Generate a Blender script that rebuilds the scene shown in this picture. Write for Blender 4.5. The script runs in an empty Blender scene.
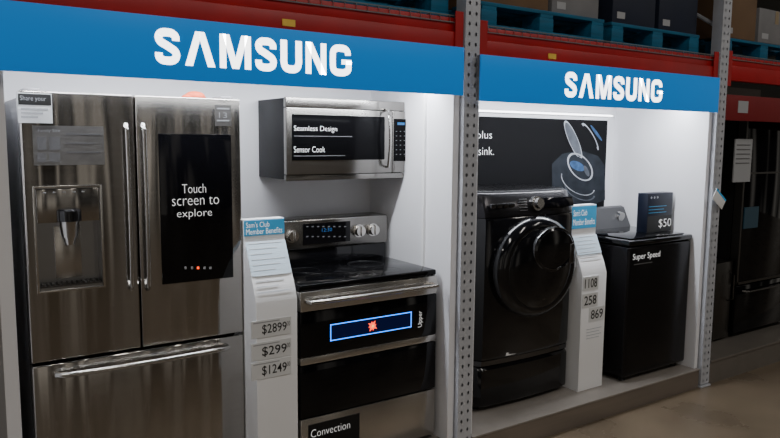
import bpy, bmesh, math, random
from mathutils import Vector, Matrix
random.seed(4)
C = bpy.context.scene.collection
E=1.75; F=700.0
yaw,pit,rol=[math.radians(a) for a in (34,6.5,0.5)]
O=Vector((0,0,E)); Zv=Vector((0,0,1))
fwd=Vector((math.sin(yaw),math.cos(yaw),0)); rt=Vector((math.cos(yaw),-math.sin(yaw),0))
Fv=fwd*math.cos(pit)-Zv*math.sin(pit); Uv=fwd*math.sin(pit)+Zv*math.cos(pit)
R2=rt*math.cos(rol)+Uv*math.sin(rol); U2=Uv*math.cos(rol)-rt*math.sin(rol)
def P(px,py,Y):
    d=Fv+R2*((px-390)/F)+U2*((219-py)/F)
    return O+d*(Y/d.y)
def rect(x0,y0,x1,y1,Y):
    my=(y0+y1)/2; mx=(x0+x1)/2
    return P(x0,my,Y).x,P(x1,my,Y).x,P(mx,y1,Y).z,P(mx,y0,Y).z   # X0,X1,Z0,Z1
# ---------------------------------------------------------------- materials
def mat(name,col,rough=.5,metal=0,var=0,scale=(8,8,8),bump=0,em=None,es=0,coat=0,aniso=0,rvar=0,xb=0,spec=.5):
    m=bpy.data.materials.new(name); m.use_nodes=True; nt=m.node_tree; b=nt.nodes['Principled BSDF']
    c=(*col,1)
    b.inputs['Base Color'].default_value=c; b.inputs['Roughness'].default_value=rough; b.inputs['Metallic'].default_value=metal
    b.inputs['Coat Weight'].default_value=coat; b.inputs['Specular IOR Level'].default_value=spec
    if em: b.inputs['Emission Color'].default_value=(*em,1); b.inputs['Emission Strength'].default_value=es
    tc=nt.nodes.new('ShaderNodeTexCoord'); mp=nt.nodes.new('ShaderNodeMapping'); mp.inputs['Scale'].default_value=scale
    nz=nt.nodes.new('ShaderNodeTexNoise'); nz.inputs['Scale'].default_value=1; nz.inputs['Detail'].default_value=5
    nt.links.new(tc.outputs['Object'],mp.inputs[0]); nt.links.new(mp.outputs[0],nz.inputs['Vector'])
    mx=nt.nodes.new('ShaderNodeMix'); mx.data_type='RGBA'
    mx.inputs[6].default_value=tuple(max(0,v*(1-var)) for v in col)+(1,); mx.inputs[7].default_value=tuple(min(1,v*(1+var)) for v in col)+(1,)
    nt.links.new(nz.outputs['Fac'],mx.inputs[0]); nt.links.new(mx.outputs[2],b.inputs['Base Color'])
    if rvar:
        mr=nt.nodes.new('ShaderNodeMapRange'); mr.inputs[3].default_value=max(.02,rough-rvar); mr.inputs[4].default_value=rough+rvar
        nt.links.new(nz.outputs['Fac'],mr.inputs[0]); nt.links.new(mr.outputs[0],b.inputs['Roughness'])
    if bump:
        bp=nt.nodes.new('ShaderNodeBump'); bp.inputs['Strength'].default_value=bump; bp.inputs['Distance'].default_value=.01
        nt.links.new(nz.outputs['Fac'],bp.inputs['Height']); nt.links.new(bp.outputs[0],b.inputs['Normal'])
    if xb:
        mp2=nt.nodes.new('ShaderNodeMapping'); mp2.inputs['Scale'].default_value=(xb,.2,.25)
        n2=nt.nodes.new('ShaderNodeTexNoise'); n2.inputs['Scale'].default_value=1; n2.inputs['Detail'].default_value=1
        nt.links.new(tc.outputs['Object'],mp2.inputs[0]); nt.links.new(mp2.outputs[0],n2.inputs['Vector'])
        bp=nt.nodes.new('ShaderNodeBump'); bp.inputs['Strength'].default_value=.6; bp.inputs['Distance'].default_value=.10
        nt.links.new(n2.outputs['Fac'],bp.inputs['Height']); nt.links.new(bp.outputs[0],b.inputs['Normal'])
    if aniso:
        b.inputs['Anisotropic'].default_value=aniso; b.inputs['Anisotropic Rotation'].default_value=.25
        tg=nt.nodes.new('ShaderNodeTangent'); tg.direction_type='RADIAL'; tg.axis='Z'; nt.links.new(tg.outputs[0],b.inputs['Tangent'])
    return m
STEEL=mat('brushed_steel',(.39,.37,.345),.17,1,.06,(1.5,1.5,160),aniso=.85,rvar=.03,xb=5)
STEELD=mat('darkened_steel',(.24,.23,.215),.24,1,.06,(1.5,1.5,160),aniso=.8,rvar=.03)  # darker base colour, chosen because the microwave steel reflected too brightly
STEEL2=mat('steel_light',(.50,.48,.45),.25,1,.05,(2,2,160),aniso=.7)
RECESS=mat('recess_steel',(.36,.36,.365),.28,1,.05)
CHROME=mat('handle_steel',(.46,.45,.435),.22,1,.03)
DSTEEL=mat('dark_steel',(.12,.115,.11),.35,1,.1,(2,2,80))
MSTEEL=mat('smoked_steel',(.11,.11,.115),.2,1,.05)
GREYP=mat('grey_plastic',(.16,.16,.165),.4,0,.1)
DGREYP=mat('dark_grey_plastic',(.05,.05,.054),.35,0,.1)
BLKG=mat('black_glass',(.003,.003,.004),.05,0,.2,spec=.28)
BLKW=mat('microwave_glass',(.003,.003,.0035),.12,0,.2,spec=.06)
BLKC=mat('ceramic_cooktop',(.003,.003,.0035),.06,0,.2,spec=.13)
BLKM=mat('black_matte',(.008,.008,.009),.5,0,.2,spec=.3)
BLKP=mat('black_gloss_plastic',(.004,.004,.005),.10,0,.2,coat=.15,spec=.4)
BLKS=mat('black_stainless',(.020,.019,.021),.22,.8,.1,(2,2,60))
WHITE=mat('white_panel',(.81,.81,.84),.45,0,.03,(3,3,3))
CARD=mat('white_card',(.84,.84,.85),.6,0,.02)
CARD2=mat('grey_card',(.72,.73,.74),.6)
PALEB=mat('pale_blue_print',(.56,.68,.78),.6)
GREYL=mat('grey_print',(.38,.39,.41),.6)
GREYT=mat('light_grey_print',(.50,.53,.57),.6)
GREYD=mat('dark_grey_print',(.014,.014,.015),.3)
GREYM=mat('mid_grey_print',(.12,.12,.125),.5)
BLUEC=mat('glowing_blue_print',(.05,.36,.64),.5,em=(.03,.30,.6),es=.16)  # faint glow put into printed blue surfaces that are not lit
BLUEH=mat('blue_header',(.005,.17,.48),.45,0,.06,(1,1,1),em=(.003,.17,.56),es=.52)
LET=mat('white_lettering',(1,1,1),.5,em=(1,1,1),es=4)
TXT=mat('glowing_white_print',(.85,.85,.85),.5,em=(1,1,1),es=.5)  # white lettering given its own glow, on screens and plain print alike
TXTD=mat('black_print',(.012,.012,.012),.5)
RED=mat('red_painted_steel',(.40,.007,.010),.42,0,.3,(6,6,6),bump=.05)
DRED=mat('dark_red_sign',(.20,.010,.013),.5,0,.1)
GALV=mat('white_galvanised_steel',(.52,.54,.59),.42,.2,.18,(12,12,12))
WIRE=mat('wire_zinc',(.42,.43,.42),.4,.7,.1)
PBLUE=mat('blue_painted_wood',(.006,.12,.23),.7,0,.6,(4,30,30),bump=.3)
BROWNC=mat('cardboard',(.16,.095,.05),.75,0,.2,(5,5,5))
WCARD=mat('pale_carton',(.20,.20,.21),.65,0,.2)
NCARD=mat('navy_carton',(.008,.014,.035),.6,0,.2)
BCARD=mat('black_carton',(.003,.006,.018),.45,0,.2)
TAPE=mat('packing_tape',(.30,.23,.14),.3)
YEL=mat('yellow_label',(.85,.55,.08),.5)
FLOOR=mat('concrete_floor',(.155,.118,.080),.30,0,.5,(2.6,2.6,2.6),bump=.03,rvar=.12)
PLAT=mat('platform_laminate',(.27,.235,.205),.27,.6,.15,(1.5,20,40))
PLATT=mat('platform_top_vinyl',(.24,.215,.19),.26,0,.15)
CEIL=mat('dark_ceiling',(.02,.02,.022),.9,0,.2)
DWALL=mat('dark_wall',(.015,.013,.011),.8,0,.3,(1,1,1))
WOODD=mat('dark_wood',(.04,.028,.022),.5,0,.3,(2,2,30))
LEDGE=mat('grey_ledge',(.20,.18,.16),.35,.4,.15)
LED=mat('led_diffuser',(1,1,1),.5,em=(.92,.96,1),es=7)
BGLOW=mat('blue_display_glow',(.0,.1,.5),.4,em=(.01,.20,1),es=4)
CLOCK=mat('dim_blue_digits',(.0,.05,.15),.4,em=(.05,.25,.7),es=.35)
BDARK=mat('blue_display_dark',(.0,.003,.02),.2,em=(.0,.01,.12),es=.18)
DBLUE=mat('dim_blue_panel',(.012,.03,.045),.3,em=(.02,.07,.10),es=.12)
ORNG=mat('orange_glow',(.8,.05,.02),.4,em=(1,.07,.015),es=2.5)
ORANGE=mat('orange_cloth',(.50,.08,.03),.8,0,.3,(30,30,30),bump=.3)
YGLOW=mat('yellow_glow',(.8,.6,.1),.4,em=(1,.55,.08),es=2)
SCRIM=mat('smoky_sticker',(.17,.165,.16),.35,.4,.4,(18,18,30))
POST=mat('poster_black',(.006,.006,.007),.7,0,.1,spec=.1)
PSIL=mat('poster_silver',(.42,.44,.48),.6,0,.8,(16,16,16),spec=.1)
PGRY=mat('poster_grey',(.10,.11,.13),.6,0,.8,(12,12,12),spec=.1)
PDGR=mat('poster_dark_grey',(.022,.026,.033),.6,0,.8,(10,10,10),spec=.1)
PBLU=mat('poster_blue',(.05,.11,.24),.6,0,.8,(20,20,20),spec=.1)
# ---------------------------------------------------------------- mesh tools
ORG={}
class MB:
    def __init__(s): s.bm=bmesh.new()
    def _m(s,b):
        me=bpy.data.meshes.new('t'); b.to_mesh(me); b.free(); s.bm.from_mesh(me); bpy.data.meshes.remove(me); return s
    def box(s,x0,x1,y0,y1,z0,z1,bev=0,seg=2):
        x0,x1=sorted((x0,x1)); y0,y1=sorted((y0,y1)); z0,z1=sorted((z0,z1))
        b=bmesh.new(); bmesh.ops.create_cube(b,size=1)
        for v in b.verts: v.co=Vector(((x0+x1)/2+v.co.x*(x1-x0),(y0+y1)/2+v.co.y*(y1-y0),(z0+z1)/2+v.co.z*(z1-z0)))
        if bev: bmesh.ops.bevel(b,geom=b.edges[:],offset=min(bev,.45*min(x1-x0,y1-y0,z1-z0)),segments=seg,profile=.5,affect='EDGES')
        return s._m(b)
    def cyl(s,p0,p1,r,r2=None,seg=28):
        p0=Vector(p0);p1=Vector(p1);d=p1-p0;b=bmesh.new()
        bmesh.ops.create_cone(b,cap_ends=True,segments=seg,radius1=r,radius2=r if r2 is None else r2,depth=d.length)
        b.transform(Matrix.Translation((p0+p1)/2)@d.to_track_quat('Z','Y').to_matrix().to_4x4()); return s._m(b)
    def tube(s,pts,r,seg=10,closed=False,rz=None):
        pts=[Vector(p) for p in pts];b=bmesh.new();rings=[];n=len(pts)
        for i,p in enumerate(pts):
            a=pts[i-1] if (i>0 or closed) else p; c=pts[(i+1)%n] if (i<n-1 or closed) else p
            t=(c-a).normalized(); up=Vector((0,0,1)) if abs(t.z)<.9 else Vector((0,1,0))
            u=t.cross(up).normalized(); w=u.cross(t)
            rings.append([b.verts.new(p+u*math.cos(2*math.pi*k/seg)*r+w*math.sin(2*math.pi*k/seg)*(rz or r)) for k in range(seg)])
        m=n if closed else n-1
        for i in range(m):
            A=rings[i];B=rings[(i+1)%n]
            for k in range(seg): b.faces.new((A[k],A[(k+1)%seg],B[(k+1)%seg],B[k]))
        if not closed: b.faces.new(rings[0]); b.faces.new(rings[-1][::-1])
        bmesh.ops.recalc_face_normals(b,faces=b.faces[:]); return s._m(b)
    def prism(s,poly,y0,y1,axis='Y',bev=0):
        b=bmesh.new()
        f=(lambda a,c,t:(a,t,c)) if axis=='Y' else ((lambda a,c,t:(t,a,c)) if axis=='X' else (lambda a,c,t:(a,c,t)))
        A=[b.verts.new(f(a,c,y0)) for a,c in poly]; B=[b.verts.new(f(a,c,y1)) for a,c in poly]; n=len(poly)
        b.faces.new(A); b.faces.new(B[::-1])
        for i in range(n): b.faces.new((A[i],A[(i+1)%n],B[(i+1)%n],B[i]))
        bmesh.ops.recalc_face_normals(b,faces=b.faces[:])
        if bev: bmesh.ops.bevel(b,geom=[e for e in b.edges if e.calc_face_angle(0)>.5],offset=bev,segments=3,profile=.5,affect='EDGES')
        return s._m(b)
    def loft(s,rings):
        b=bmesh.new(); R=[[b.verts.new(p) for p in r] for r in rings]; n=len(R[0])
        for A,B in zip(R,R[1:]):
            for i in range(n): b.faces.new((A[i],A[(i+1)%n],B[(i+1)%n],B[i]))
        b.faces.new(R[0]); b.faces.new(R[-1][::-1])
        bmesh.ops.recalc_face_normals(b,faces=b.faces[:]); return s._m(b)
    def ell(s,c,rx,ry,rz,seg=32):
        b=bmesh.new(); bmesh.ops.create_uvsphere(b,u_segments=seg,v_segments=seg//2,radius=1)
        b.transform(Matrix.Translation(c)@Matrix.Diagonal((rx,ry,rz,1))); return s._m(b)
    def disc(s,c,rx,rz,y0,y1,seg=40):
        return s.prism([(c[0]+rx*math.cos(2*math.pi*i/seg),c[2]+rz*math.sin(2*math.pi*i/seg)) for i in range(seg)],y0,y1)
    def ring(s,c,rx,rz,r,ry=None,seg=48):
        return s.tube([(c[0]+rx*math.cos(2*math.pi*i/seg),c[1],c[2]+rz*math.sin(2*math.pi*i/seg)) for i in range(seg)],r,8,True)
    def rot(s,angle,axis,cen):
        M=Matrix.Translation(cen)@Matrix.Rotation(angle,4,axis)@Matrix.Translation(-Vector(cen)); s.bm.transform(M); return s
    def build(s,name,m,parent=None):
        bm=s.bm
        if parent is not None: org=ORG[parent]
        else:
            xs=[v.co for v in bm.verts]; org=Vector((sum((min(v[i] for v in xs),max(v[i] for v in xs)))/2 if i<2 else min(v[2] for v in xs) for i in range(3)))
        bmesh.ops.translate(bm,verts=bm.verts[:],vec=-org)
        for f in bm.faces: f.smooth=True
        for e in bm.edges:
            if len(e.link_faces)==2 and e.calc_face_angle(0)>.6: e.smooth=False
        me=bpy.data.meshes.new(name); bm.to_mesh(me); bm.free(); me.materials.append(m)
        o=bpy.data.objects.new(name,me); C.objects.link(o); ORG[o]=org
        if parent is not None: o.parent=parent
        else: o.location=org
        return o
def tag(o,label=None,cat=None,group=None,kind=None):
    for k,v in (('label',label),('category',cat),('group',group),('kind',kind)):
        if v: o[k]=v
    return o
def thing(name,loc,label,cat,group=None):
    o=bpy.data.objects.new(name,None); C.objects.link(o); o.location=loc; o.empty_display_size=.05; ORG[o]=Vector(loc); return tag(o,label,cat,group)
def B(name,m,parent,*a,**k): return MB().box(*a,**k).build(name,m,parent)
def struct(name,m,*a,**k): return tag(MB().box(*a,**k).build(name,m),name.replace('_',' '),'structure',None,'structure')
def cut(o,x0,x1,y0,y1,z0,z1):
    c=MB().box(x0,x1,y0,y1,z0,z1).build('cutter',BLKM); 
    md=o.modifiers.new('b','BOOLEAN'); md.object=c; md.operation='DIFFERENCE'; md.solver='EXACT'
    bpy.context.view_layer.update(); dg=bpy.context.evaluated_depsgraph_get()
    me=bpy.data.meshes.new_from_object(o.evaluated_get(dg)); o.modifiers.clear(); o.data=me
    for p in me.polygons: p.use_smooth=False
    bpy.data.objects.remove(c)
def text(s,X0,X1,Z0,Z1,Y,m,parent,name='lettering',bold=-0.008,space=1,rotz=False,M=None):
    cu=bpy.data.curves.new('t','FONT'); cu.body=s; cu.size=1; cu.offset=bold; cu.space_line=space; cu.resolution_u=3
    t=bpy.data.objects.new('t',cu); C.objects.link(t); bpy.context.view_layer.update()
    me=bpy.data.meshes.new_from_object(t.evaluated_get(bpy.context.evaluated_depsgraph_get()))
    bpy.data.objects.remove(t)
    b=bmesh.new(); b.from_mesh(me); bpy.data.meshes.remove(me)
    if rotz: b.transform(Matrix.Rotation(math.pi/2,4,'Z'))
    xs=[v.co.x for v in b.verts]; ys=[v.co.y for v in b.verts]
    ax,bx,ay,by=min(xs),max(xs),min(ys),max(ys)
    for v in b.verts: v.co=Vector((X0+(v.co.x-ax)/(bx-ax)*(X1-X0),Y,Z0+(v.co.y-ay)/(by-ay)*(Z1-Z0)))
    if M: b.transform(M)
    mb=MB(); mb.bm.free(); mb.bm=b; return mb.build(name,m,parent)
def ptext(s,x0,y0,x1,y1,Y,m,parent,**k):
    a=rect(x0,y0,x1,y1,Y); return text(s,*a,Y,m,parent,**k)
def smooth_path(pts,n=5):
    out=[]
    for i in range(len(pts)-1):
        p0=pts[max(0,i-1)];p1=pts[i];p2=pts[i+1];p3=pts[min(len(pts)-1,i+2)]
        for k in range(n):
            t=k/n; out.append(tuple(.5*((2*p1[j])+(-p0[j]+p2[j])*t+(2*p0[j]-5*p1[j]+4*p2[j]-p3[j])*t*t+(-p0[j]+3*p1[j]-3*p2[j]+p3[j])*t**3) for j in range(len(p1))))
    out.append(tuple(pts[-1])); return out
# ---------------------------------------------------------------- room
PF=2.78; PZ=.142; WB=3.58
struct('floor',FLOOR,-7,14,-8,7,-.05,0)
struct('ceiling',CEIL,-7,14,-8,7,6,6.1)
struct('wall_far',DWALL,-7,14,6.9,7,0,6)
H1z0=(P(0,71,2.72).z+P(463,95,2.72).z)/2; H1z1=(P(0,0,2.72).z+P(465,47,2.72).z)/2
H2z0=(P(480,95,2.72).z+P(718,117,2.72).z)/2; H2z1=(P(480,51,2.72).z+P(719,80,2.72).z)/2
cz=2.08
UX0=P(460.5,220,PF).x; UX1=P(474.5,220,PF).x
VX0=4.565; VX1=4.665
struct('wall_left',WHITE,.215,.262,PF,WB,PZ,cz)
struct('wall_back',WHITE,.262,UX0-.045,WB,WB+.04,PZ,cz)
struct('wall_middle',WHITE,UX0-.045,UX0-.006,PF+.02,WB+.04,PZ,cz)
struct('wall_bay_left',WHITE,UX1+.006,UX1+.04,PF+.03,WB+.04,PZ,cz)
struct('wall_bay_back',WHITE,UX1+.04,4.52,WB,WB+.04,PZ,cz)
struct('wall_right',WHITE,4.52,4.555,PF+.02,WB+.04,PZ,cz)
struct('trim_1',CARD,UX0-.06,UX0-.0455,3.02,3.04,PZ,cz)
struct('ceiling_bay_left',WHITE,.215,UX0-.006,PF+.02,WB+.04,cz,cz+.03)
struct('ceiling_bay_right',WHITE,UX1+.006,4.555,PF+.02,WB+.04,cz,cz+.03)
# platforms
for (a,b,l) in ((.2,UX0-.016,'low laminate platform under refrigerator and oven range'),(UX1+.016,4.55,'low laminate platform carrying the two black laundry machines')):
    t=thing('display_platform',((a+b)/2,3.2,0),l,'platform')
    B('platform_front',PLAT,t,a,b,PF,PF+.02,.0,PZ-.012)
    B('platform_top',PLATT,t,a,b,PF-.008,WB+.04,PZ-.012,PZ,bev=.003)
    B('platform_base',BLKM,t,a+.01,b-.01,PF+.021,WB+.03,0,PZ-.013)
# ---------------------------------------------------------------- header signs
def wordmark(X0,X1,Z0,Z1,y0,y1,parent):
    h=Z1-Z0
    Sp=[(.64,.68),(.63,.80),(.52,.885),(.37,.90),(.22,.885),(.125,.81),(.12,.71),(.18,.62),(.32,.55),(.46,.475),(.60,.39),(.65,.28),(.61,.17),(.50,.11),(.37,.10),(.22,.115),(.12,.19),(.11,.32)]
    Gp=[(.73,.68),(.71,.8),(.60,.885),(.43,.9),(.25,.885),(.13,.79),(.11,.62),(.11,.4),(.13,.21),(.25,.115),(.43,.10),(.61,.12),(.74,.20),(.76,.34),(.76,.5)]
    U=[(.11,1),(.11,.5),(.11,.32),(.16,.17),(.27,.11),(.39,.10),(.51,.11),(.62,.17),(.67,.32),(.67,.5),(.67,1)]
    tot=.76+.97+1.06+.76+.78+.80+.86+6*.16; sc=(X1-X0)/tot
    cur=0; T=lambda x,z:(X0+(cur+x)*sc,Z0+z*h)
    def stroke(mb,pts,w):
        pts=smooth_path(pts,5) ; n=len(pts); L=[];R_=[]
        for i,(x,z) in enumerate(pts):
            a=pts[max(0,i-1)];c=pts[min(n-1,i+1)];dx,dz=c[0]-a[0],c[1]-a[1];l=math.hypot(dx,dz) or 1
            nx,nz=-dz/l,dx/l; L.append(T(x+nx*w/2,z+nz*w/2)); R_.append(T(x-nx*w/2,z-nz*w/2))
        for i in range(n-1): mb.prism([L[i],L[i+1],R_[i+1],R_[i]],y0,y1)
    def poly(mb,p): mb.prism([T(*q) for q in p],y0,y1)
    for ch,w in zip('SAMSUNG',(.76,.97,1.06,.76,.78,.80,.86)):
        mb=MB()
        if ch=='S': stroke(mb,Sp,.225)
        if ch=='G': stroke(mb,Gp,.225); poly(mb,[(.47,.38),(.87,.38),(.87,.535),(.47,.535)])
        if ch=='U': stroke(mb,U,.235)
        if ch=='A': poly(mb,[(0,0),(.24,0),(.486,.775),(.486,1),(.34,1)]); poly(mb,[(.97,0),(.73,0),(.484,.775),(.484,1),(.63,1)])
        if ch=='M':
            poly(mb,[(0,0),(.21,0),(.21,1),(0,1)]); poly(mb,[(.85,0),(1.06,0),(1.06,1),(.85,1)])
            poly(mb,[(.10,1),(.32,1),(.53,.32),(.53,0),(.415,0)]); poly(mb,[(.96,1),(.74,1),(.53,.32),(.53,0),(.645,0)])
        if ch=='N':
            poly(mb,[(0,0),(.21,0),(.21,1),(0,1)]); poly(mb,[(.59,0),(.80,0),(.80,1),(.59,1)]); poly(mb,[(0,1),(.25,1),(.80,0),(.55,0)])
        mb.build('letter',LET,parent); cur+=w+.16
HY=2.72
def header(a,b,z0,z1,wx,label):
    t=thing('header_sign',((a+b)/2,HY+.02,z0),label,'sign')
    B('sign_face',BLUEH,t,a,b,HY,HY+.012,z0,z1,bev=.002)
    B('sign_box',GREYP,t,a+.002,b-.002,HY+.0125,HY+.036,z0+.002,z1-.002)
    B('light_tube',LED,t,max(a,.25)+.04,b-.05,HY+.0365,HY+.050,z0+.012,z0+.026,bev=.003)
    wordmark(*wx,HY-.0015,HY-.0003,t)
    return t
w=(P(155,48,HY).x,P(351,60,HY).x,(P(160,65,HY).z+P(345,75,HY).z)/2,(P(160,30,HY).z+P(345,44,HY).z)/2)
header(.12,P(464,71,HY).x,H1z0,H1z1,w,'wide blue header sign above the refrigerator and oven range')
w=(P(565,83,HY).x,P(662,92,HY).x,(P(570,95,HY).z+P(657,104,HY).z)/2,(P(570,71,HY).z+P(657,81,HY).z)/2)
header(P(481,73,HY).x,P(719,98,HY).x,H2z0,H2z1,w,'blue header sign above the black washing machines')
# ---------------------------------------------------------------- rack uprights
def upright(x0,x1,label,rear=False):
    t=thing('rack_upright',((x0+x1)/2,PF+.03,0),label,'rack upright')
    bm=bmesh.new(); per=.0508; n=int(3.3/per); y=PF-.01
    cw=(x1-x0)/2
    for c in range(2):
        for i in range(n):
            X0=x0+c*cw; Z0=.02+i*per; cx=X0+cw*(.55 if c==0 else .45); cz_=Z0+per/2
            out=[];inn=[]
            for k in range(8):
                a=math.pi/4*k
                dx,dz=math.cos(a),math.sin(a); s=max(abs(dx),abs(dz))
                ox=X0+cw/2+dx/s*cw/2; oz=cz_+dz/s*per/2
                out.append(bm.verts.new((ox,y,oz))); inn.append(bm.verts.new((cx+dx*.0070,y,cz_+dz*.0105)))
            for k in range(8): bm.faces.new((out[k],out[(k+1)%8],inn[(k+1)%8],inn[k]))
    bmesh.ops.remove_doubles(bm,verts=bm.verts[:],dist=.0001)
    mb=MB(); mb.bm.free(); mb.bm=bm
    zt=.02+n*per
    mb.build('column_face',GALV,t)
    MB().box(x0,x0+.003,y+.0005,y+.075,.02,zt).box(x1-.003,x1,y+.0005,y+.075,.02,zt).box(x0+.003,x1-.003,y+.03,y+.032,.02,zt).build('column_side',GALV,t)
    B('foot_plate',GALV,t,x0-.008,x1+.008,y-.012,y+.09,0,.012,bev=.002)
    if rear:
        mb=MB()
        mb.box(x0+.01,x1-.01,3.9,3.97,.0,zt)
        mb.build('rear_column',GALV,t)
        for i in range(3):
            z=2.2+.35*i
            MB().tube([((x0+x1)/2,PF+.075,z),((x0+x1)/2,3.9,z+.35*(1 if i%2 else -1)+.3)],.014,8).build('brace',GALV,t)
    return t
upright(UX0,UX1,'perforated pale steel rack upright between the two display bays')
upright(VX0,VX1,'perforated pale steel rack upright at the right end of the displays',True)
# beams
def beam(a,b,z0,z1,lab,lbl=None):
    t=thing('rack_beam',((a+b)/2,PF+.04,z0),lab,'rack beam')
    hh=z1-z0
    MB().box(a,b,PF+.005,PF+.05,z0,z0+hh*.6,bev=.003).box(a,b,PF+.02,PF+.05,z0+hh*.6,z1,bev=.003).build('beam_bar',RED,t)
    MB().box(a,a+.05,PF-.002,PF+.004,z0-.04,z1+.03).build('beam_connector',RED,t); MB().box(b-.05,b,PF-.002,PF+.004,z0-.04,z1+.03).build('beam_connector',RED,t)
    if lbl: B('beam_label',YEL,t,lbl-.03,lbl+.03,PF+.001,PF+.0055,z0+hh*.25,z0+hh*.25+.028)
    return t
bz1=(P(480,22,PF+.02).z+P(728,62,PF+.02).z)/2
bz1a=P(470,19,PF).z
beam(-1.2,UX0-.008,H1z1-.02,bz1a,'red rack beam above the sign over the refrigerator',P(289,10,PF).x)
beam(UX1+.008,VX0-.008,H2z1-.02,bz1,'red rack beam above the sign over the washers',P(553,44,PF).x)
beam(VX1+.008,7.3,H2z1-.0,bz1+.02,'red rack beam beyond the far rack upright')
def deck(a,b,z,lab):
    mb=MB()
    n=int((b-a)/.06)
    for i in range(n+1):
        x=a+(b-a)*i/n; mb.tube([(x,PF+.015,z-.03),(x,PF+.018,z),(x,3.98,z)],.0025,5)
    for j in range(9):
        y=PF+.018+j*(3.98-PF-.018)/8; mb.tube([(a,y,z+.003),(b,y,z+.003)],.003,5)
    mb.tube([(a,PF+.013,z-.03),(b,PF+.013,z-.03)],.003,5)
    tag(mb.build('wire_deck',WIRE),lab,'wire shelf')
deck(-1.2,UX0-.02,bz1a+.006,'wire shelf deck over the beam above the refrigerator bay')
deck(UX1+.02,VX0-.02,bz1+.006,'wire shelf deck over the beam above the washer bay')
deck(VX1+.02,7.3,bz1+.026,'wire shelf deck beyond the far rack upright')
# pallets
def pallet(x,y,z,wd,dp,lab):
    t=thing('pallet',(x,y,z),lab,'pallet','blue pallets on the rack shelf')
    mb=MB(); n=7
    for i in range(n):
        yy=y-dp/2+i*(dp-.09)/(n-1); mb.box(x-wd/2,x+wd/2,yy,yy+.09,z+.115,z+.135,bev=.002)
    mb.build('top_deck',PBLUE,t)
    for k in (-1,0,1):
        s=MB()
        for q in (-1,0,1): s.box(x+k*(wd/2-.06)-.055,x+k*(wd/2-.06)+.055,y+q*(dp/2-.07)-.07,y+q*(dp/2-.07)+.07,z+.022,z+.096,bev=.002)
        s.box(x+k*(wd/2-.06)-.05,x+k*(wd/2-.06)+.05,y-dp/2,y+dp/2,z+.0965,z+.1145)
        s.build('stringer',PBLUE,t)
    mb=MB()
    for q in (-1,0,1): mb.box(x-wd/2,x+wd/2,y+q*(dp/2-.055)-.055,y+q*(dp/2-.055)+.055,z,z+.0215,bev=.002)
    mb.build('bottom_deck',PBLUE,t)
    return t
def carton(x,y,z,w_,d_,h_,m,lab,tp=True):
    t=thing('carton',(x,y,z),lab,'box')
    B('carton_body',m,t,x-w_/2,x+w_/2,y-d_/2,y+d_/2,z,z+h_,bev=.004)
    if tp:
        B('tape',TAPE,t,x-.025,x+.025,y-d_/2-.0015,y-d_/2+.0002,z+h_-.10,z+h_-.005)
        B('printed_label',GREYL,t,x-w_*.4,x-w_*.22,y-d_/2-.002,y-d_/2+.0003,z+.03,z+.03+min(.04,h_*.4))
da=bz1a+.012; db=bz1+.012; dc=bz1+.032
pallet(1.72,3.36,da,1.12,1.0,'blue wooden pallet on the rack above the microwave')
pallet(2.98,3.36,db,.98,1.0,'blue wooden pallet on the rack above the front loading washer')
pallet(4.02,3.38,db,.92,1.0,'blue wooden pallet on the rack nearest the far upright')
pallet(5.35,3.4,dc,1.1,1.0,'blue wooden pallet beyond the far rack upright')
carton(1.5,3.34,da+.136,.6,.8,.35,NCARD,'dark carton on the pallet above the microwave')
carton(2.78,3.3,db+.136,.5,.8,.35,BROWNC,'brown cardboard carton on the pallet above the front loading washer')
carton(3.26,3.3,db+.136,.4,.8,.30,WCARD,'pale grey carton beside the brown one above the front loading washer')
carton(3.80,3.3,db+.136,.42,.8,.30,NCARD,'navy carton on the pallet nearest the far upright')
carton(4.26,3.3,db+.136,.42,.8,.40,NCARD,'second navy carton, right beside the far upright')
carton(5.0,3.3,dc+.136,.42,.8,.4,BROWNC,'brown carton on the pallet beyond the far upright')
carton(5.5,3.3,dc+.136,.5,.8,.25,WCARD,'pale grey carton on the pallet beyond the far upright')
# ---------------------------------------------------------------- refrigerator
FY=3.0
fx0=P(18,93,FY).x; fx1=P(240,97,FY).x; fzt=(P(17,93,FY).z+P(240,97,FY).z)/2; fzb=P(139,348,FY).z; fxm=P(138,220,FY).x
t=thing('refrigerator',((fx0+fx1)/2,3.3,PZ),'stainless french door refrigerator with ice dispenser and black touch screen','refrigerator')
MB().box(fx0+.006,fx1-.006,FY+.085,3.56,PZ+.03,fzt-.02,bev=.006).build('body',GREYP,t)
MB().box(fx0+.02,fx1-.02,FY+.05,FY+.10,PZ,PZ+.05).build('toe_grille',BLKM,t)
for x in (fx0+.05,fx1-.05): MB().box(x-.03,x+.03,FY+.03,FY+.14,fzt-.018,fzt+.012,bev=.005).build('hinge_cover',GREYP,t)
dl=B('door',STEEL,t,fx0,fxm-.003,FY,FY+.075,fzb,fzt,bev=.007,seg=3)
dr=B('door',STEEL,t,fxm+.003,fx1,FY,FY+.075,fzb,fzt,bev=.007,seg=3)
dz=B('freezer_drawer',STEEL,t,fx0,fx1,FY,FY+.075,PZ+.05,fzb-.012,bev=.007,seg=3)
B('door_gasket',BLKM,t,fx0+.01,fx1-.01,FY+.076,FY+.085,PZ+.05,fzt-.01)
dX0,dX1,dZ0,dZ1=rect(36.5,187,102,289,FY)
cut(dl,dX0,dX1,FY-.02,FY+.068,dZ0,dZ1)
dsp=MB()
mid=dZ0+(dZ1-dZ0)*.66
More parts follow.
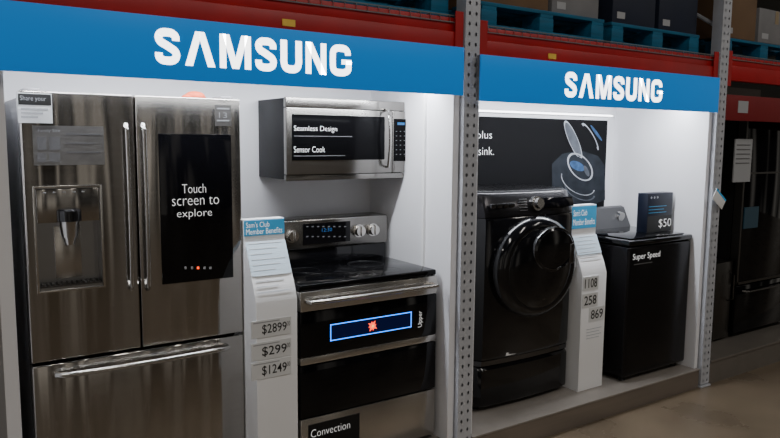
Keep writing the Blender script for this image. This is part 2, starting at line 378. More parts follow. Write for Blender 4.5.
dsp.box(dX0,dX1,FY+.0625,FY+.0675,dZ0,dZ1).box(dX0,dX0+.004,FY+.001,FY+.062,dZ0,dZ1).box(dX1-.004,dX1,FY+.001,FY+.062,dZ0,dZ1).box(dX0,dX1,FY+.001,FY+.062,dZ1-.006,dZ1).box(dX0,dX1,FY+.001,FY+.062,dZ0,dZ0+.012)
dsp.build('dispenser_recess',RECESS,dl)
fr=MB(); q=.007
fr.box(dX0-q,dX0+.002,FY-.004,FY+.004,dZ0-q,dZ1+q,bev=.001).box(dX1-.002,dX1+q,FY-.004,FY+.004,dZ0-q,dZ1+q,bev=.001).box(dX0,dX1,FY-.004,FY+.004,dZ1-.002,dZ1+q,bev=.001).box(dX0,dX1,FY-.004,FY+.004,dZ0-q,dZ0+.002,bev=.001)
fr.build('dispenser_frame',STEEL2,dl)
B('dispenser_panel',STEEL,dl,dX0+.0045,dX1-.0045,FY+.002,FY+.05,mid,dZ1-.0065,bev=.003)
xc=P(69,210,FY).x; za=P(69,209,FY).z; zm=P(69,221,FY).z; zb=P(69,245,FY).z
MB().cyl((xc,FY+.008,zm),(xc,FY+.008,za-.006),.046,.046).cyl((xc,FY+.008,za-.006),(xc,FY+.008,za),.046,.038).build('spout_cap',BLKP,dl)
MB().cyl((xc,FY+.012,zb+.03),(xc,FY+.012,zm-.0005),.030,.039).cyl((xc,FY+.012,zb),(xc,FY+.012,zb+.03),.018,.026).build('nozzle',CHROME,dl)
MB().box(xc-.05,xc+.05,FY+.056,FY+.0625,dZ0+.035,mid-.02,bev=.003).build('back_plate',STEEL2,dl)
tr=MB().box(dX0+.007,dX1-.007,FY+.004,FY+.06,dZ0+.0125,dZ0+.018)
for i in range(12):
    x=dX0+.014+i*(dX1-dX0-.034)/11; tr.box(x,x+.006,FY+.004,FY+.058,dZ0+.0185,dZ0+.024)
tr.build('drip_tray',DSTEEL,dl)
for i in range(5):
    x=dX0+.03+i*.035; MB().box(x,x+.012,FY+.0004,FY+.0025,dZ1-.022,dZ1-.017).build('indicator',GREYL,dl)
# handles
def vhandle(px,par):
    x=P(px,205,FY-.05).x; za=P(px,122,FY-.05).z; zb=P(px,293,FY-.05).z
    pts=[(x,FY+.004,za-.015),(x,FY-.03,za-.012),(x,FY-.05,za-.03)]+[(x,FY-.05-.006*math.sin(math.pi*i/10),za-.03+(zb-za+.06)*i/10) for i in range(1,10)]+[(x,FY-.05,zb+.03),(x,FY-.03,zb+.012),(x,FY+.004,zb+.015)]
    MB().tube(pts,.0090,12).build('handle',CHROME,par)
vhandle(129.5,dl); vhandle(146.5,dr)
xa=P(58,372,FY-.05).x; xb=P(229,352,FY-.05).x; zz=(P(58,373,FY-.05).z+P(229,351,FY-.05).z)/2
pts=[(xa,FY+.004,zz),(xa,FY-.035,zz),(xa+.02,FY-.05,zz)]+[(xa+.02+(xb-xa-.04)*i/12,FY-.05-.015*math.sin(math.pi*i/12),zz) for i in range(1,12)]+[(xb-.02,FY-.05,zz),(xb,FY-.035,zz),(xb,FY+.004,zz)]
MB().tube(pts,.0115,12).build('handle',CHROME,dz)
a=rect(160,134,232,281,FY); sc=MB().box(a[0],a[1],FY-.006,FY+.006,a[2],a[3],bev=.003).build('touch_screen',BLKG,dr)
ptext('Touch',182,184,206,193,FY-.0075,TXT,dr,bold=-.015)
ptext('screen to',172,197,219,205,FY-.0075,TXT,dr,bold=-.015)
ptext('explore',177,209,212,219,FY-.0075,TXT,dr,bold=-.015)
for k,xx in enumerate((184,190.5,203,209)):
    a=rect(xx,266.5,xx+2,268.8,FY); B('screen_icon',GREYL,dr,a[0],a[1],FY-.0078,FY-.0055,a[2],a[3])
a=rect(196.5,266.5,198.6,268.8,FY); B('screen_icon',ORNG,dr,a[0],a[1],FY-.0078,FY-.0055,a[2],a[3])
a=rect(215,105,231,126,FY); B('badge',SCRIM,dr,a[0],a[1],FY-.002,FY+.004,a[2],a[3])
ptext('13',219,112.5,227,118,FY-.0025,GREYL,dr,name='badge_number')
for i in range(2):
    b_=rect(217,108+i*12,229,109.4+i*12,FY); B('badge_print',GREYL,dr,b_[0],b_[1],FY-.0026,FY-.0005,b_[2],b_[3])
a=rect(33,126,104,165,FY); st=B('energy_sticker',SCRIM,dl,a[0],a[1],FY-.003,FY+.004,a[2],a[3])
for i in range(3):
    b_=rect(66,132+i*9,100,135+i*9,FY); B('sticker_print',GREYM,dl,b_[0],b_[1]-.02*(i%2),FY-.0036,FY-.0018,b_[2],b_[3]-.006)
for (u0,v0,u1,v1) in ((37,137,46,150),(49,137,60,150),(37,153,46,162),(49,153,60,162)):
    b_=rect(u0,v0,u1,v1,FY); B('sticker_picture',GREYM,dl,b_[0],b_[1],FY-.0036,FY-.0018,b_[2],b_[3])
ptext('Family Size',38,129,60,133,FY-.0042,GREYL,dl,name='sticker_heading')
# hanging tag on the fridge
a=rect(17.5,93,52,123,FY-.004)
t=thing('hanging_tag',((a[0]+a[1])/2,FY-.005,a[2]),'small white and black card taped to top left corner of the refrigerator','tag')
B('card',CARD2,t,a[0],a[1],FY-.008,FY-.005,a[2],a[3]); b_=rect(18,94,51,105,FY-.008); B('black_band',TXTD,t,b_[0],b_[1],FY-.009,FY-.0068,b_[2],b_[3])
ptext('Share your',20,96,46,102,FY-.0095,GREYL,t)
for i in range(3):
    b_=rect(21,108+i*4,48-i*5,110+i*4,FY-.008); B('print_line',GREYL,t,b_[0],b_[1],FY-.0088,FY-.0068,b_[2],b_[3])
# orange bundle on top
x=P(201,95,3.06).x
MB().ell((x,3.14,fzt+.014),.045,.03,.022).ell((x-.03,3.14,fzt+.008),.03,.025,.014).ell((x+.03,3.15,fzt+.006),.025,.022,.012).build('orange_bundle',ORANGE)
tag(bpy.data.objects['orange_bundle'],'small orange bundle lying on top of the refrigerator','bundle')
# ---------------------------------------------------------------- microwave
MY=3.22
m0=P(286.5,139,MY).x; m1=P(411,140,MY).x; mz0=(P(287,181,MY).z+P(409,178,MY).z)/2; mz1=(P(287,97,MY).z+P(409,102,MY).z)/2
m1=min(m1,UX0-.05)
t=thing('microwave_oven',((m0+m1)/2,3.4,mz0),'stainless over the range microwave mounted on the white back wall','microwave')
B('body',BLKM,t,m0+.004,m1-.004,MY+.035,WB-.002,mz0+.005,mz1-.003,bev=.004)
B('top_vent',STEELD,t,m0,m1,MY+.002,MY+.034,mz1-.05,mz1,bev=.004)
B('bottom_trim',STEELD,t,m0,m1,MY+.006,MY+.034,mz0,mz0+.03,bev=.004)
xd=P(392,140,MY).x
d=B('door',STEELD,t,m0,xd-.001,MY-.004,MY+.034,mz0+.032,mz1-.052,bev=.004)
a=rect(291.5,115.5,384,160,MY)
B('window',BLKW,d,a[0],a[1],MY-.008,MY-.0035,a[2],a[3],bev=.001)
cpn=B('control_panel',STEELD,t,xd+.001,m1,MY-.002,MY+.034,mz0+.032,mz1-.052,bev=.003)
a=rect(393.5,119,407.5,161,MY); B('keypad',BLKW,cpn,a[0],a[1],MY-.005,MY-.0015,a[2],a[3])
for r in range(6):
    for c in range(3):
        b_=rect(395.8+c*4,131+r*4.6,397+c*4,131.7+r*4.6,MY-.005); B('key_print',GREYM,cpn,b_[0],b_[1],MY-.0058,MY-.0046,b_[2],b_[3])
b_=rect(397,122.5,404,125,MY); B('clock_display',CLOCK,cpn,b_[0],b_[1],MY-.0058,MY-.0046,b_[2],b_[3])
x=P(389.5,140,MY-.04).x; za=P(389,110,MY-.04).z; zb=P(389,167,MY-.04).z
MB().tube([(x,MY-.003,za)]+[(x-.0,MY-.03-.018*math.sin(math.pi*i/8),za+(zb-za)*i/8) for i in range(9)]+[(x,MY-.003,zb)],.0075,10).build('handle',CHROME,d)
ptext('Seamless Design',294,126,337,132.5,MY-.0092,TXT,d,bold=-.018)
ptext('Sensor Cook',294,146.5,325,152.3,MY-.0092,TXT,d,bold=-.018)
for yy,xe in ((136,352),(155.5,345)):
    b_=rect(294,yy,xe,yy+.6,MY-.008); B('fine_print',GREYM,d,b_[0],b_[1],MY-.0092,MY-.0075,b_[2],b_[3])
# ---------------------------------------------------------------- range
RY=2.87
r1=P(436,340,RY).x; r0=1.437
ct=(P(304,283,RY).z+P(436,272,RY).z)/2
t=thing('oven_range',((r0+r1)/2,3.15,PZ),'freestanding stainless electric range with double black glass oven','oven')
zf=lambda py: P(370,py,RY).z
B('body',DSTEEL,t,r0+.004,r1-.004,RY+.05,3.50,PZ+.03,ct-.035,bev=.003)
MB().box(r0,r1,RY+.005,3.34,ct-.03,ct,bev=.008,seg=3).build('cooktop',BLKC,t)
B('cooktop_trim',STEEL2,t,r0,r1,RY-.004,RY+.048,zf(303)+.002,ct-.031,bev=.004)
for (bx,by,br) in ((.2,.13,.10),(.57,.13,.075),(.2,.34,.075),(.57,.34,.10),(.385,.24,.05)):
    MB().tube([(r0+bx+br*math.cos(i*math.pi/24),RY+by+br*math.sin(i*math.pi/24),ct-.0007) for i in range(48)],.0010,4,True).build('burner_ring',GREYD,t)
gY=3.34
gz0=(P(300,250,gY).z+P(384,243,gY).z)/2; gz1=(P(300,219,gY).z+P(384,215,gY).z)/2
B('backguard_base',BLKP,t,r0+.005,r1-.005,gY+.012,3.48,ct-.03,gz0-.001,bev=.003)
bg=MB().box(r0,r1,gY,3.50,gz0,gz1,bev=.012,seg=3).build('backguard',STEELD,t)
a=rect(303,222.5,350,243,gY); B('control_display',BLKG,bg,a[0],a[1],gY-.003,gY+.0005,a[2],a[3])
ptext('12:30',322,228,332,231.5,gY-.0038,CLOCK,bg,name='clock_digits')
for r in range(2):
    for c in range(8):
        b_=rect(306+c*5.4,226+r*10,308+c*5.4,227+r*10,gY); B('key_print',GREYM,bg,b_[0],b_[1],gY-.004,gY-.0025,b_[2],b_[3])
KN=mat('knob_steel',(.72,.70,.67),.22,1,.03)
for kx in (279,293,360,374):
    p=P(kx,236 if kx<300 else 229,gY-.02); zk=(gz0+gz1)/2
    MB().cyl((p.x,gY+.001,zk),(p.x,gY-.01,zk),.036).cyl((p.x,gY-.01,zk),(p.x,gY-.036,zk),.031,.028).box(p.x-.0045,p.x+.0045,gY-.043,gY-.02,zk-.026,zk+.026,bev=.002).build('knob',KN,t)
ud=B('upper_oven_door',BLKG,t,r0,r1,RY,RY+.048,zf(346),zf(303),bev=.004)
B('door_trim',STEEL2,ud,r0,r1,RY-.002,RY+.046,zf(353),zf(346)-.001,bev=.003)
ld=B('lower_oven_door',BLKG,t,r0,r1,RY,RY+.048,zf(403),zf(354),bev=.004)
dw=B('storage_drawer',STEEL2,t,r0,r1,RY-.002,RY+.048,PZ+.03,zf(404),bev=.005)
hz=(P(308,300,RY-.05).z+P(436,289,RY-.05).z)/2; xa=r0+.03; xb=r1-.035
MB().tube([(xa,RY,hz),(xa,RY-.04,hz)]+[(xa+(xb-xa)*i/8,RY-.05-.006*math.sin(math.pi*i/8),hz) for i in range(9)]+[(xb,RY-.04,hz),(xb,RY,hz)],.011,12).build('handle',CHROME,ud)
a=rect(330,318,411,334,RY)
B('display_panel',BDARK,ud,a[0],a[1],RY-.003,RY+.0005,a[2],a[3])
e=.0042
MB().box(a[0],a[1],RY-.004,RY-.0025,a[3]-e,a[3]).box(a[0],a[1],RY-.004,RY-.0025,a[2],a[2]+e).box(a[0],a[0]+e,RY-.004,RY-.0025,a[2],a[3]).box(a[1]-e,a[1],RY-.004,RY-.0025,a[2],a[3]).build('display_outline',BGLOW,ud)
cx=(a[0]+a[1])/2; cz_=(a[2]+a[3])/2; m_=MB()
for k in range(8):
    an=k*math.pi/4+.2; ca,sa=math.cos(an),math.sin(an); L=.030 if k%2 else .024; w_=.006
    m_.prism([(cx+.004*ca,cz_+.004*sa),(cx+.5*L*ca-w_*sa,cz_+.5*L*sa+w_*ca),(cx+L*ca,cz_+L*sa),(cx+.5*L*ca+w_*sa,cz_+.5*L*sa-w_*ca)],RY-.005-.0002*k,RY-.0025)
m_.build('flower_petals',ORNG,ud); MB().disc((cx,0,cz_),.006,.006,RY-.0085,RY-.0065,12).build('flower_centre',YGLOW,ud)
ptext('Upper',418,311,423,327,RY-.002,TXT,ud,rotz=True,bold=-.01)
a=rect(308,419,359,447,RY); s_=B('black_sticker',BLKM,dw,a[0],a[1],RY-.005,RY-.0015,a[2],a[3])
ptext('Convection',311,425.5,350,433,RY-.006,TXT,dw,bold=-.018)
# ---------------------------------------------------------------- price stands
def stand(x0,x1,yb,yt,yl,za,zb,zt,lab):
    t=thing('price_stand',((x0+x1)/2,(yb+yl)/2,PZ),lab,'price display')
    MB().prism([(yb,PZ),(yl,PZ),(yl,zb),(yl+.25*(yt-yl),zb+.30*(za-zb)),(yt-.12*(yt-yl),za-.16*(za-zb)),(yt,za),(yt,zt),(yb,zt)],x0,x1,'X').build('stand_body',CARD,t)
    yf=lambda z: yt if z>=za else (yl if z<=zb else yl+(yt-yl)*(z-zb)/(za-zb))
    return t,yf
sx1=P(297,300,2.86).x; sx0=max(P(241.5,228,2.99).x,fx1+.004)
za1=P(283,238,2.99).z; zb1=P(297,298,2.86).z
t,yf=stand(sx0,sx1,3.05,2.99,2.86,za1,zb1,P(262,219,2.99).z,'white price stand between the refrigerator and the range')
a=(sx0+.001,sx1-.001,P(262,235,2.99).z,P(262,220,2.99).z); B('blue_heading',BLUEC,t,a[0],a[1],2.987,2.9905,a[2],a[3])
text("Sam's Club",sx0+.010,sx0+.125,(a[2]+a[3])/2+.003,a[3]-.007,2.9865,TXT,t,bold=-.005)
text("Member Benefits",sx0+.010,sx1-.012,a[2]+.006,(a[2]+a[3])/2-.003,2.9865,TXT,t,bold=-.005)
def slope_panel(nm,m,x0,x1,zA,zB,off,th=.002):
    MB().prism([(yf(zA)-off,zA),(yf(zB)-off,zB),(yf(zB)-off+th,zB),(yf(zA)-off+th,zA)],x0,x1,'X').build(nm,m,t)
slope_panel('pale_panel',PALEB,sx0+.002,sx1-.002,za1-.15,za1-.006,.009)
for i in range(10):
    z=za1-.012-i*.023; slope_panel('fine_print',GREYT,sx0+.015,sx1-.02-.03*(i%3),z-.0028,z,.0105)
Y=2.858
for s_,py in (('$2899',319),('$299',341),('$1249',360)):
    a=rect(251,py,291,py+18,Y); B('price_card',CARD2,t,a[0],a[1],Y-.003,Y+.0025,a[2]+.004,a[3])
    h=a[3]-a[2]; w_=a[1]-a[0]
    text(s_,a[0]+w_*.26,a[1]-w_*.12,a[2]+h*.18,a[2]+h*.76,Y-.004,TXTD,t,name='price_digits',bold=.006)
    text('00',a[1]-w_*.11,a[1]-w_*.03,a[2]+h*.5,a[2]+h*.76,Y-.004,TXTD,t,name='cents')
    B('price_line',GREYL,t,a[0]+w_*.05,a[0]+w_*.7,Y-.004,Y-.0025,a[3]-h*.14,a[3]-h*.08)
wash_right=P(572,300,3.0).x
sx1=P(606,285,2.93).x; sx0=max(P(570.5,218,3.035).x+.004,wash_right+.008)
yy=3.035; za1=P(597,233,yy).z; zb1=P(607,272,2.93).z
t,yf=stand(sx0,sx1,3.09,yy,2.93,za1,zb1,P(584,205,yy).z,'white price stand between the two black laundry machines')
a=(sx0+.001,sx1-.001,P(584,228,yy).z,P(584,206,yy).z)
B('blue_heading',BLUEC,t,a[0],a[1],yy-.003,yy+.0005,a[2],a[3])
text("Sam's Club",sx0+.012,sx0+.14,(a[2]+a[3])/2+.010,a[3]-.022,yy-.0035,TXT,t,bold=-.005)
text("Member Benefits",sx0+.012,sx1-.015,a[2]+.022,(a[2]+a[3])/2-.010,yy-.0035,TXT,t,bold=-.005)
slope_panel('pale_panel',PALEB,sx0+.002,sx1-.002,za1-.12,za1-.006,.009)
for i in range(7):
    z=za1-.012-i*.023; slope_panel('fine_print',GREYT,sx0+.015,sx1-.03-.02*(i%2),z-.0028,z,.0105)
Y=2.928; tw=.145
for s_,xs_,py in (('1108',sx0+.006,277),('258',sx0+.006,294),('869',sx1-tw-.012,309)):
    zt_=P(585,py,Y).z; zb_=P(585,py+14,Y).z; a=(xs_,xs_+tw,zb_,zt_); B('price_card',CARD2,t,a[0],a[1],Y-.003,Y+.0025,a[2],a[3])
    h=a[3]-a[2]; w_=a[1]-a[0]
    text(s_,a[0]+w_*.1,a[1]-w_*.1,a[2]+h*.18,a[2]+h*.84,Y-.004,TXTD,t,name='price_digits',bold=.01)
for i in range(4):
    z=P(590,322,Y).z-i*.02; B('fine_print',GREYT,t,sx0+.06,sx1-.03-.02*(i%2),Y+.0,Y+.003,z-.05,z-.046)
# ---------------------------------------------------------------- front loading washer + pedestal
WY=3.0
w0=P(479,300,WY).x; w1=wash_right
wt=(P(485,190,WY).z+P(572,190,WY).z)/2; wp=(P(478,358,WY).z+P(567,346,WY).z)/2
def plan(x0,x1,y,yb,bow,z,n=24,cr=.06):
    p=[(x0,yb,z)]
    for i in range(n+1):
        u=i/n; X=x0+(x1-x0)*u; e=min(u,1-u)*(x1-x0)
        rr=0 if e>cr else (cr-math.sqrt(max(0,cr*cr-(cr-e)**2)))*.7
        p.append((X,y-bow*(1-(2*u-1)**2)+rr,z))
    p.append((x1,yb,z)); return p
t=thing('storage_pedestal',((w0+w1)/2,3.25,PZ),'black drawer pedestal under the front loading washer','pedestal')
MB().loft([plan(w0+.008,w1-.008,WY+.045,3.55,.02,z) for z in (PZ+.02,wp-.004)]).build('body',BLKM,t)
MB().loft([plan(w0,w1,WY+.004,WY+.064,.02,PZ+.035),plan(w0,w1,WY,WY+.064,.02,PZ+.045),plan(w0,w1,WY,WY+.064,.02,wp-.06),plan(w0,w1,WY+.015,WY+.064,.02,wp-.045)]).build('drawer',BLKP,t)
MB().loft([plan(w0,w1,WY+.006,WY+.064,.02,wp-.036),plan(w0,w1,WY+.002,WY+.064,.02,wp-.005)]).build('drawer_lip',MSTEEL,t)
for x in (w0+.06,w1-.06): MB().cyl((x,WY+.08,PZ),(x,WY+.08,PZ+.02),.02).build('foot',BLKM,t)
t=thing('front_load_washer',((w0+w1)/2,3.25,wp),'glossy black front loading washing machine with round porthole door','washing machine')
zp=wt-.15
MB().loft([plan(w0,w1,WY+.006,3.55,.03,wp),plan(w0,w1,WY,3.55,.035,wp+.02),plan(w0,w1,WY-.004,3.55,.04,zp-.02),plan(w0,w1,WY,3.55,.035,zp-.004)]).build('body',BLKP,t)
cp=MB().loft([plan(w0,w1,WY+.002,3.55,.04,zp),plan(w0,w1,WY+.004,3.55,.04,zp+.015),plan(w0,w1,WY+.045,3.55,.035,wt-.02),plan(w0,w1,WY+.06,3.55,.03,wt-.006),plan(w0+.01,w1-.01,WY+.085,3.54,.03,wt)]).build('control_panel',BLKS,t)
wcx=(w0+w1)/2; zk=wt-.082; ky=WY-.03
kx_=P(533,201,WY).x
MB().cyl((kx_,ky+.02,zk),(kx_,ky-.01,zk+.004),.043).cyl((kx_,ky-.01,zk+.004),(kx_,ky-.035,zk+.008),.034,.030).build('cycle_knob',CHROME,cp)
MB().box(kx_+.06,w1-.05,WY-.022,WY-.01,zk-.03,zk+.03,bev=.002).rot(math.radians(-16),'X',(0,WY-.01,zk)).build('display',BLKG,cp)
for i in range(5): B('indicator',GREYM,cp,kx_-.13,kx_-.07,WY-.030+i*.003,WY-.01,zk-.035+i*.016,zk-.032+i*.016)
for i in range(4): B('button',MSTEEL,cp,w0+.06+i*.05,w0+.095+i*.05,WY-.020,WY-.00,zk-.012,zk+.012,bev=.002)
DY=WY-.05
dzc=P(534,267,DY).z; wcx2=(P(494,266,DY).x+P(574,266,DY).x)/2
cw_=(P(574,266,DY).x-P(494,266,DY).x)/2; rz=P(534,216,DY).z-dzc
wcx2=min(wcx2,w1-.004-cw_)
def lathe(mb,c,prof,rx_,rz_,seg=56):
    b=bmesh.new(); rings=[]
    for (r,y) in prof:
        rings.append([b.verts.new((c[0]+rx_*r*math.cos(2*math.pi*k/seg),c[1]+y,c[2]+rz_*r*math.sin(2*math.pi*k/seg))) for k in range(seg)])
    for A,B_ in zip(rings,rings[1:]):
        for k in range(seg): b.faces.new((A[k],A[(k+1)%seg],B_[(k+1)%seg],B_[k]))
    b.faces.new(rings[0][::-1]); b.faces.new(rings[-1])
    bmesh.ops.recalc_face_normals(b,faces=b.faces[:]); mb._m(b)
cc=(wcx2,WY-.02,dzc)
dd=MB(); lathe(dd,cc,[(.97,.01),(.99,-.012),(1.0,-.024),(.99,-.038),(.96,-.052),(.91,-.066),(.86,-.075),(.82,-.079),(.79,-.077)],cw_,rz,72)
dr_=dd.build('door',BLKP,t)
g=MB(); lathe(g,cc,[(.785,-.072),(.775,-.078),(.72,-.086),(.6,-.097),(.4,-.107),(.2,-.112),(.02,-.114)],cw_,rz,72); g.build('door_glass',BLKP,dr_)
def lathe_part(dx,dz_,rx_,rz2,y0):
    g=MB(); lathe(g,(wcx2+dx,y0,dzc+dz_),[(1,.03),(1,-.010),(.96,-.022),(.86,-.030),(.84,-.026),(.6,-.031),(.05,-.034)],rx_,rz2,36); return g
hx,hz_=.07,rz*.36
lathe_part(hx,hz_,.175,.135,WY-.108).build('hatch',BLKP,dr_)
MB().ring((wcx2+hx,WY-.130,dzc+hz_),.170,.131,.0035,seg=48).build('hatch_ring',MSTEEL,dr_)
MB().box(wcx2+.195,wcx2+.238,WY-.142,WY-.08,dzc+hz_-.10,dzc+hz_+.03,bev=.014,seg=3).build('door_handle',MSTEEL,dr_)
a=rect(503,348,514,354,WY); B('white_sticker',CARD,t,a[0],a[1],WY-.028,WY-.01,wp+.012,wp+.03)
# ---------------------------------------------------------------- top load washer
TY=2.87
t0=P(627,300,TY).x; t1=P(690,300,TY).x; t1=min(t1,4.512)
tt=P(660,237,TY).z
t=thing('top_load_washer',((t0+t1)/2,3.2,PZ),'black top loading washer beside the right side wall','washing machine')
B('body',BLKS,t,t0,t1,TY,3.50,PZ+.035,tt-.045,bev=.02,seg=4)
B('top_rim',BLKP,t,t0-.002,t1+.002,TY-.006,3.51,tt-.042,tt-.006,bev=.012,seg=3)
B('lid',BLKG,t,t0+.05,t1-.05,TY+.03,3.34,tt-.0055,tt+.004,bev=.006)
for x in (t0+.06,t1-.06):
    for y in (TY+.06,3.42): MB().cyl((x,y,PZ),(x,y,PZ+.034),.022).build('foot',BLKM,t)
zc=P(612,207,3.42).z
cs=MB().prism([(3.38,tt-.005),(3.51,tt-.005),(3.51,zc-.01),(3.48,zc),(3.45,zc-.01)],t0+.01,t1-.01,'X').build('console',DGREYP,t)
for i,x in enumerate((t1-.1,t0+.15)): MB().cyl((x,3.43,zc-.07),(x,3.395,zc-.078),.035).build('console_knob',CHROME,cs)
ptext('Super Speed',633,252.5,660,260,TY-.001,TXT,t,bold=-.004)
b_=rect(634,263,652,263.8,TY); B('fine_print',GREYM,t,b_[0],b_[1],TY-.0015,TY+.002,b_[2],b_[3])
# counter box $50
BY=3.02
a=rect(647.5,193,672,233,BY); zb=tt+.0045
t=thing('promo_box',((a[0]+a[1])/2,BY+.06,zb),'small black promotional box standing on the top loading washer','box')
h=a[3]-zb
B('box_body',BCARD,t,a[0],a[1],BY,BY+.085,zb,a[3],bev=.002)
B('black_front',TXTD,t,a[0]+.002,a[1]-.002,BY-.0012,BY+.0012,zb+.003,zb+h*.42)
text('$50',a[0]+(a[1]-a[0])*.46,a[1]-.008,zb+h*.09,zb+h*.33,BY-.002,TXT,t)
for i in range(3): MB().disc((a[0]+.035+i*.035,0,a[3]-.03),.009,.009,BY-.002,BY+.0012,5).build('printed_mark',GREYL,t)
for i in range(3): B('print_line',BLUEC,t,a[0]+.012,a[1]-.07-.03*(i%2),BY-.0015,BY+.0013,zb+h*.5+i*.022,zb+h*.5+i*.022+.003)
# ---------------------------------------------------------------- poster + led
QY=WB-.006
pz1=P(560,119,QY).z; pz0=P(600,209,QY).z; q0=UX1+.045; q1=P(606,160,QY).x
t=thing('wall_poster',((q0+q1)/2,QY,pz0),'black poster showing an open washer tub behind the front loader','poster')
B('poster_sheet',POST,t,q0,q1,QY,QY+.005,pz0,pz1)
ptext('plus',477,131,492,141,QY-.001,TXT,t,bold=-.015); ptext('sink.',478.5,147,494,155,QY-.001,TXT,t,bold=-.015)
def pp(nm,m,pts,dy):
    MB().prism([(P(u,v,QY).x,P(u,v,QY).z) for u,v in pts],QY-dy-.0006,QY-dy).build(nm,m,t)
def el(px,py,rx_,rz_,rot,m,nm,dy,hole=None,arc=(0,1)):
    c=P(px,py,QY); n=36
    f=lambda k,s_:(c.x+rx_*s_*math.cos(k)*math.cos(rot)-rz_*s_*math.sin(k)*math.sin(rot),c.z+rx_*s_*math.cos(k)*math.sin(rot)+rz_*s_*math.sin(k)*math.cos(rot))
    mb=MB()
    if hole:
        for i in range(int(arc[0]*n),int(arc[1]*n)):
            a1,a2=2*math.pi*i/n,2*math.pi*(i+1)/n
            mb.prism([f(a1,1),f(a2,1),f(a2,hole),f(a1,hole)],QY-dy-.0006,QY-dy)
    else: mb.prism([f(2*math.pi*i/n,1) for i in range(n)],QY-dy-.0006,QY-dy)
    mb.build(nm,m,t)
pp('printed_machine',PDGR,[(552,164),(562,154),(580,150),(598,156),(605,166),(605,200),(586,207),(566,206),(552,190)],.0003)
el(573,140,.17,.045,-.95,PGRY,'printed_lid',.0012)
el(573,140,.17,.045,-.95,PSIL,'printed_lid_edge',.002,.90)
el(590,137,.14,.035,-.8,PSIL,'printed_water',.002,.82,(0,.55))
el(596,133,.09,.012,-.7,PBLU,'printed_water',.0026)
el(580,167,.16,.085,-.5,PSIL,'printed_tub',.0024,.88)
el(580,168,.135,.070,-.5,PDGR,'printed_tub_opening',.0031)
el(577,166,.085,.032,-.3,PBLU,'printed_laundry',.0038)
el(586,171,.05,.020,-.9,PGRY,'printed_laundry',.0045)
el(578,182,.20,.085,-.35,PSIL,'printed_front_edge',.0028,.95,(.5,1))
el(580,190,.18,.07,-.3,PGRY,'printed_front_edge',.0016,.90,(.5,1))
z_=(P(480,108,WB-.03).z+P(613,118,WB-.03).z)/2
t=thing('led_strip_light',((q0+q1)/2,WB-.02,z_),'thin glowing light strip above the black poster','light')
B('diffuser',LED,t,q0,P(613,116,WB-.03).x,WB-.03,WB-.018,z_-.006,z_+.004); B('housing',CARD,t,q0,P(613,116,WB-.03).x,WB-.0175,WB-.001,z_-.008,z_+.008)
# lamps behind headers
def area(n,loc,rot,sx,sy,e,col=(1,1,1)):
    l=bpy.data.lights.new(n,'AREA'); l.shape='RECTANGLE'; l.size=sx; l.size_y=sy; l.energy=e; l.color=col
    o=bpy.data.objects.new(n,l); C.objects.link(o); o.location=loc; o.rotation_euler=[math.radians(q) for q in rot]; return o
area('bay_lamp',(1.3,2.97,2.07),(12,0,0),1.9,.06,29,(.90,.94,1))
area('bay_lamp',(3.5,2.97,2.07),(12,0,0),1.9,.06,31,(.90,.94,1))
# ---------------------------------------------------------------- far right display
t=thing('display_platform',(5.9,3.1,0),'dark platform of the next display beyond the rack upright','platform')
B('platform_front',LEDGE,t,VX1+.02,7.2,PF+.0,PF+.02,0,.16); B('platform_top',LEDGE,t,VX1+.02,7.2,PF-.01,4.0,.161,.18,bev=.003)
struct('wall_far_bay',WOODD,VX1+.02,7.4,4.02,4.06,0,2.3)
a=rect(735,94,800,121,HY)
t=thing('header_sign',(6,HY+.03,a[2]),'dark red header sign of the next display','sign')
B('sign_face',DRED,t,VX1+.12,7.2,PF+.06,PF+.08,a[2],a[3]-.01,bev=.003); a2=rect(738,101,748,113,PF+.06); B('sign_print',GREYL,t,a2[0],a2[1],PF+.058,PF+.0635,a2[2],a2[3])
k0=P(739,240,3.0).x
t=thing('refrigerator',(k0+.45,3.35,.181),'dark glass fronted tall refrigerator in the next display at right edge','refrigerator')
B('body',BLKM,t,k0+.005,k0+.9,3.07,3.75,.20,1.95,bev=.005); d=B('door',BLKG,t,k0,k0+.9,3.0,3.065,.62,1.95,bev=.01); d3=B('freezer_drawer',BLKG,t,k0,k0+.9,3.0,3.065,.22,.61,bev=.01)
MB().box(k0-.002,k0+.02,2.995,3.06,.62,1.95).box(k0,k0+.9,2.995,3.06,.62,.64).box(k0,k0+.9,2.995,3.06,1.50,1.515).build('steel_edge',DSTEEL,d)
MB().tube([(k0+.1,3.0,.56),(k0+.12,2.96,.56),(k0+.78,2.96,.56),(k0+.8,3.0,.56)],.009,8).build('handle',DSTEEL,d3)
a=rect(735,139,752,182,2.98); t=thing('paper_sign',(a[0],2.98,a[2]),'grey white paper sign on the dark refrigerator at right edge','sign')
B('paper',GREYL,t,a[0],a[1],2.985,2.994,a[2],a[3])
for i in range(5): B('print_line',GREYM,t,a[0]+.02,a[1]-.03,2.983,2.9865,a[3]-.05-i*.035,a[3]-.042-i*.035)
a=rect(744,207,758,228,2.995); B('blue_screen',DBLUE,d,a[0],a[1],2.992,3.002,a[2],a[3])
a=rect(723,262,731,345,3.02)
t=thing('slim_appliance',(a[0],3.1,.181),'narrow stainless appliance behind the far rack upright','appliance')
x0_,x1_=a[0]-.12,min(a[1]+.02,k0-.03)
B('body',DSTEEL,t,x0_,x1_,3.065,3.6,.181,a[3],bev=.005); d=B('door',DSTEEL,t,x0_,x1_,3.02,3.06,.2,a[3],bev=.006)
MB().tube([(x1_-.04,3.022,.5),(x1_-.04,2.98,.52),(x1_-.04,2.98,a[3]-.1),(x1_-.04,3.022,a[3]-.08)],.006,8).build('handle',DSTEEL,d)
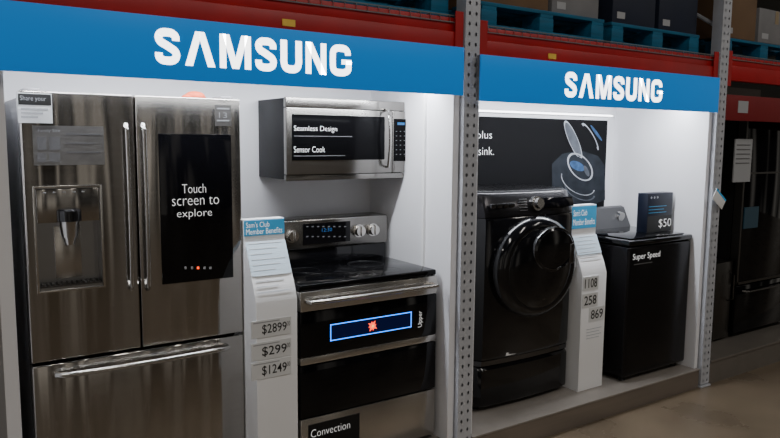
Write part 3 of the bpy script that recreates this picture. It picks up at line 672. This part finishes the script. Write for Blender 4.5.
# flag tag on the far upright
p=P(719,199,2.74)
t=thing('price_flag',p,'small tilted white and blue price flag sticking out of the far upright','tag')
M_=Matrix.Translation(p)@Matrix.Rotation(math.radians(35),4,'Y')
def bt(nm,m,*a):
    b=MB().box(*a,bev=.001); b.bm.transform(M_); b.build(nm,m,t)
bt('flag_card',CARD,-.075,.075,-.003,0,-.04,.04); bt('blue_edge',BLUEC,-.075,.075,-.0045,-.0018,.028,.04)
MB().tube([(p.x,p.y+.001,p.z),(p.x,PF-.012,p.z)],.006,8).build('flag_clip',GREYP,t)
# ---------------------------------------------------------------- lighting
world=bpy.data.worlds.new('W'); bpy.context.scene.world=world; world.use_nodes=True
nt=world.node_tree; bgn=nt.nodes['Background']
tc=nt.nodes.new('ShaderNodeTexCoord'); mp=nt.nodes.new('ShaderNodeMapping'); mp.inputs['Scale'].default_value=(7,7,.5)
nz=nt.nodes.new('ShaderNodeTexNoise'); nz.inputs['Scale'].default_value=1.2; nz.inputs['Detail'].default_value=2
cr=nt.nodes.new('ShaderNodeValToRGB'); cr.color_ramp.elements[0].position=.46; cr.color_ramp.elements[0].color=(.05,.047,.044,1); cr.color_ramp.elements[1].position=.64; cr.color_ramp.elements[1].color=(2.8,2.6,2.3,1)  # invented bright and dark bands, put in for streaky reflections on steel
nt.links.new(tc.outputs['Generated'],mp.inputs[0]); nt.links.new(mp.outputs[0],nz.inputs['Vector']); nt.links.new(nz.outputs['Fac'],cr.inputs[0]); nt.links.new(cr.outputs[0],bgn.inputs[0])
bgn.inputs[1].default_value=.22
for (x,y,e) in ((1.2,-1.6,70),(4.6,-1.6,70),(8,-1.6,60),(-2.4,-1.6,50)):
    area('ceiling_lamp',(x,y,5.6),(0,0,0),.35,2.2,e,(1,.95,.88))
# ---------------------------------------------------------------- camera
cam=bpy.data.cameras.new('Camera'); cam.sensor_width=36; cam.lens=F/780*36; cam.clip_end=60; cam.clip_start=.05
co=bpy.data.objects.new('Camera',cam); C.objects.link(co)
Mx=Matrix.Identity(4)
for i in range(3): Mx[i][0]=R2[i]; Mx[i][1]=U2[i]; Mx[i][2]=-Fv[i]; Mx[i][3]=O[i]
co.matrix_world=Mx
bpy.context.scene.camera=co
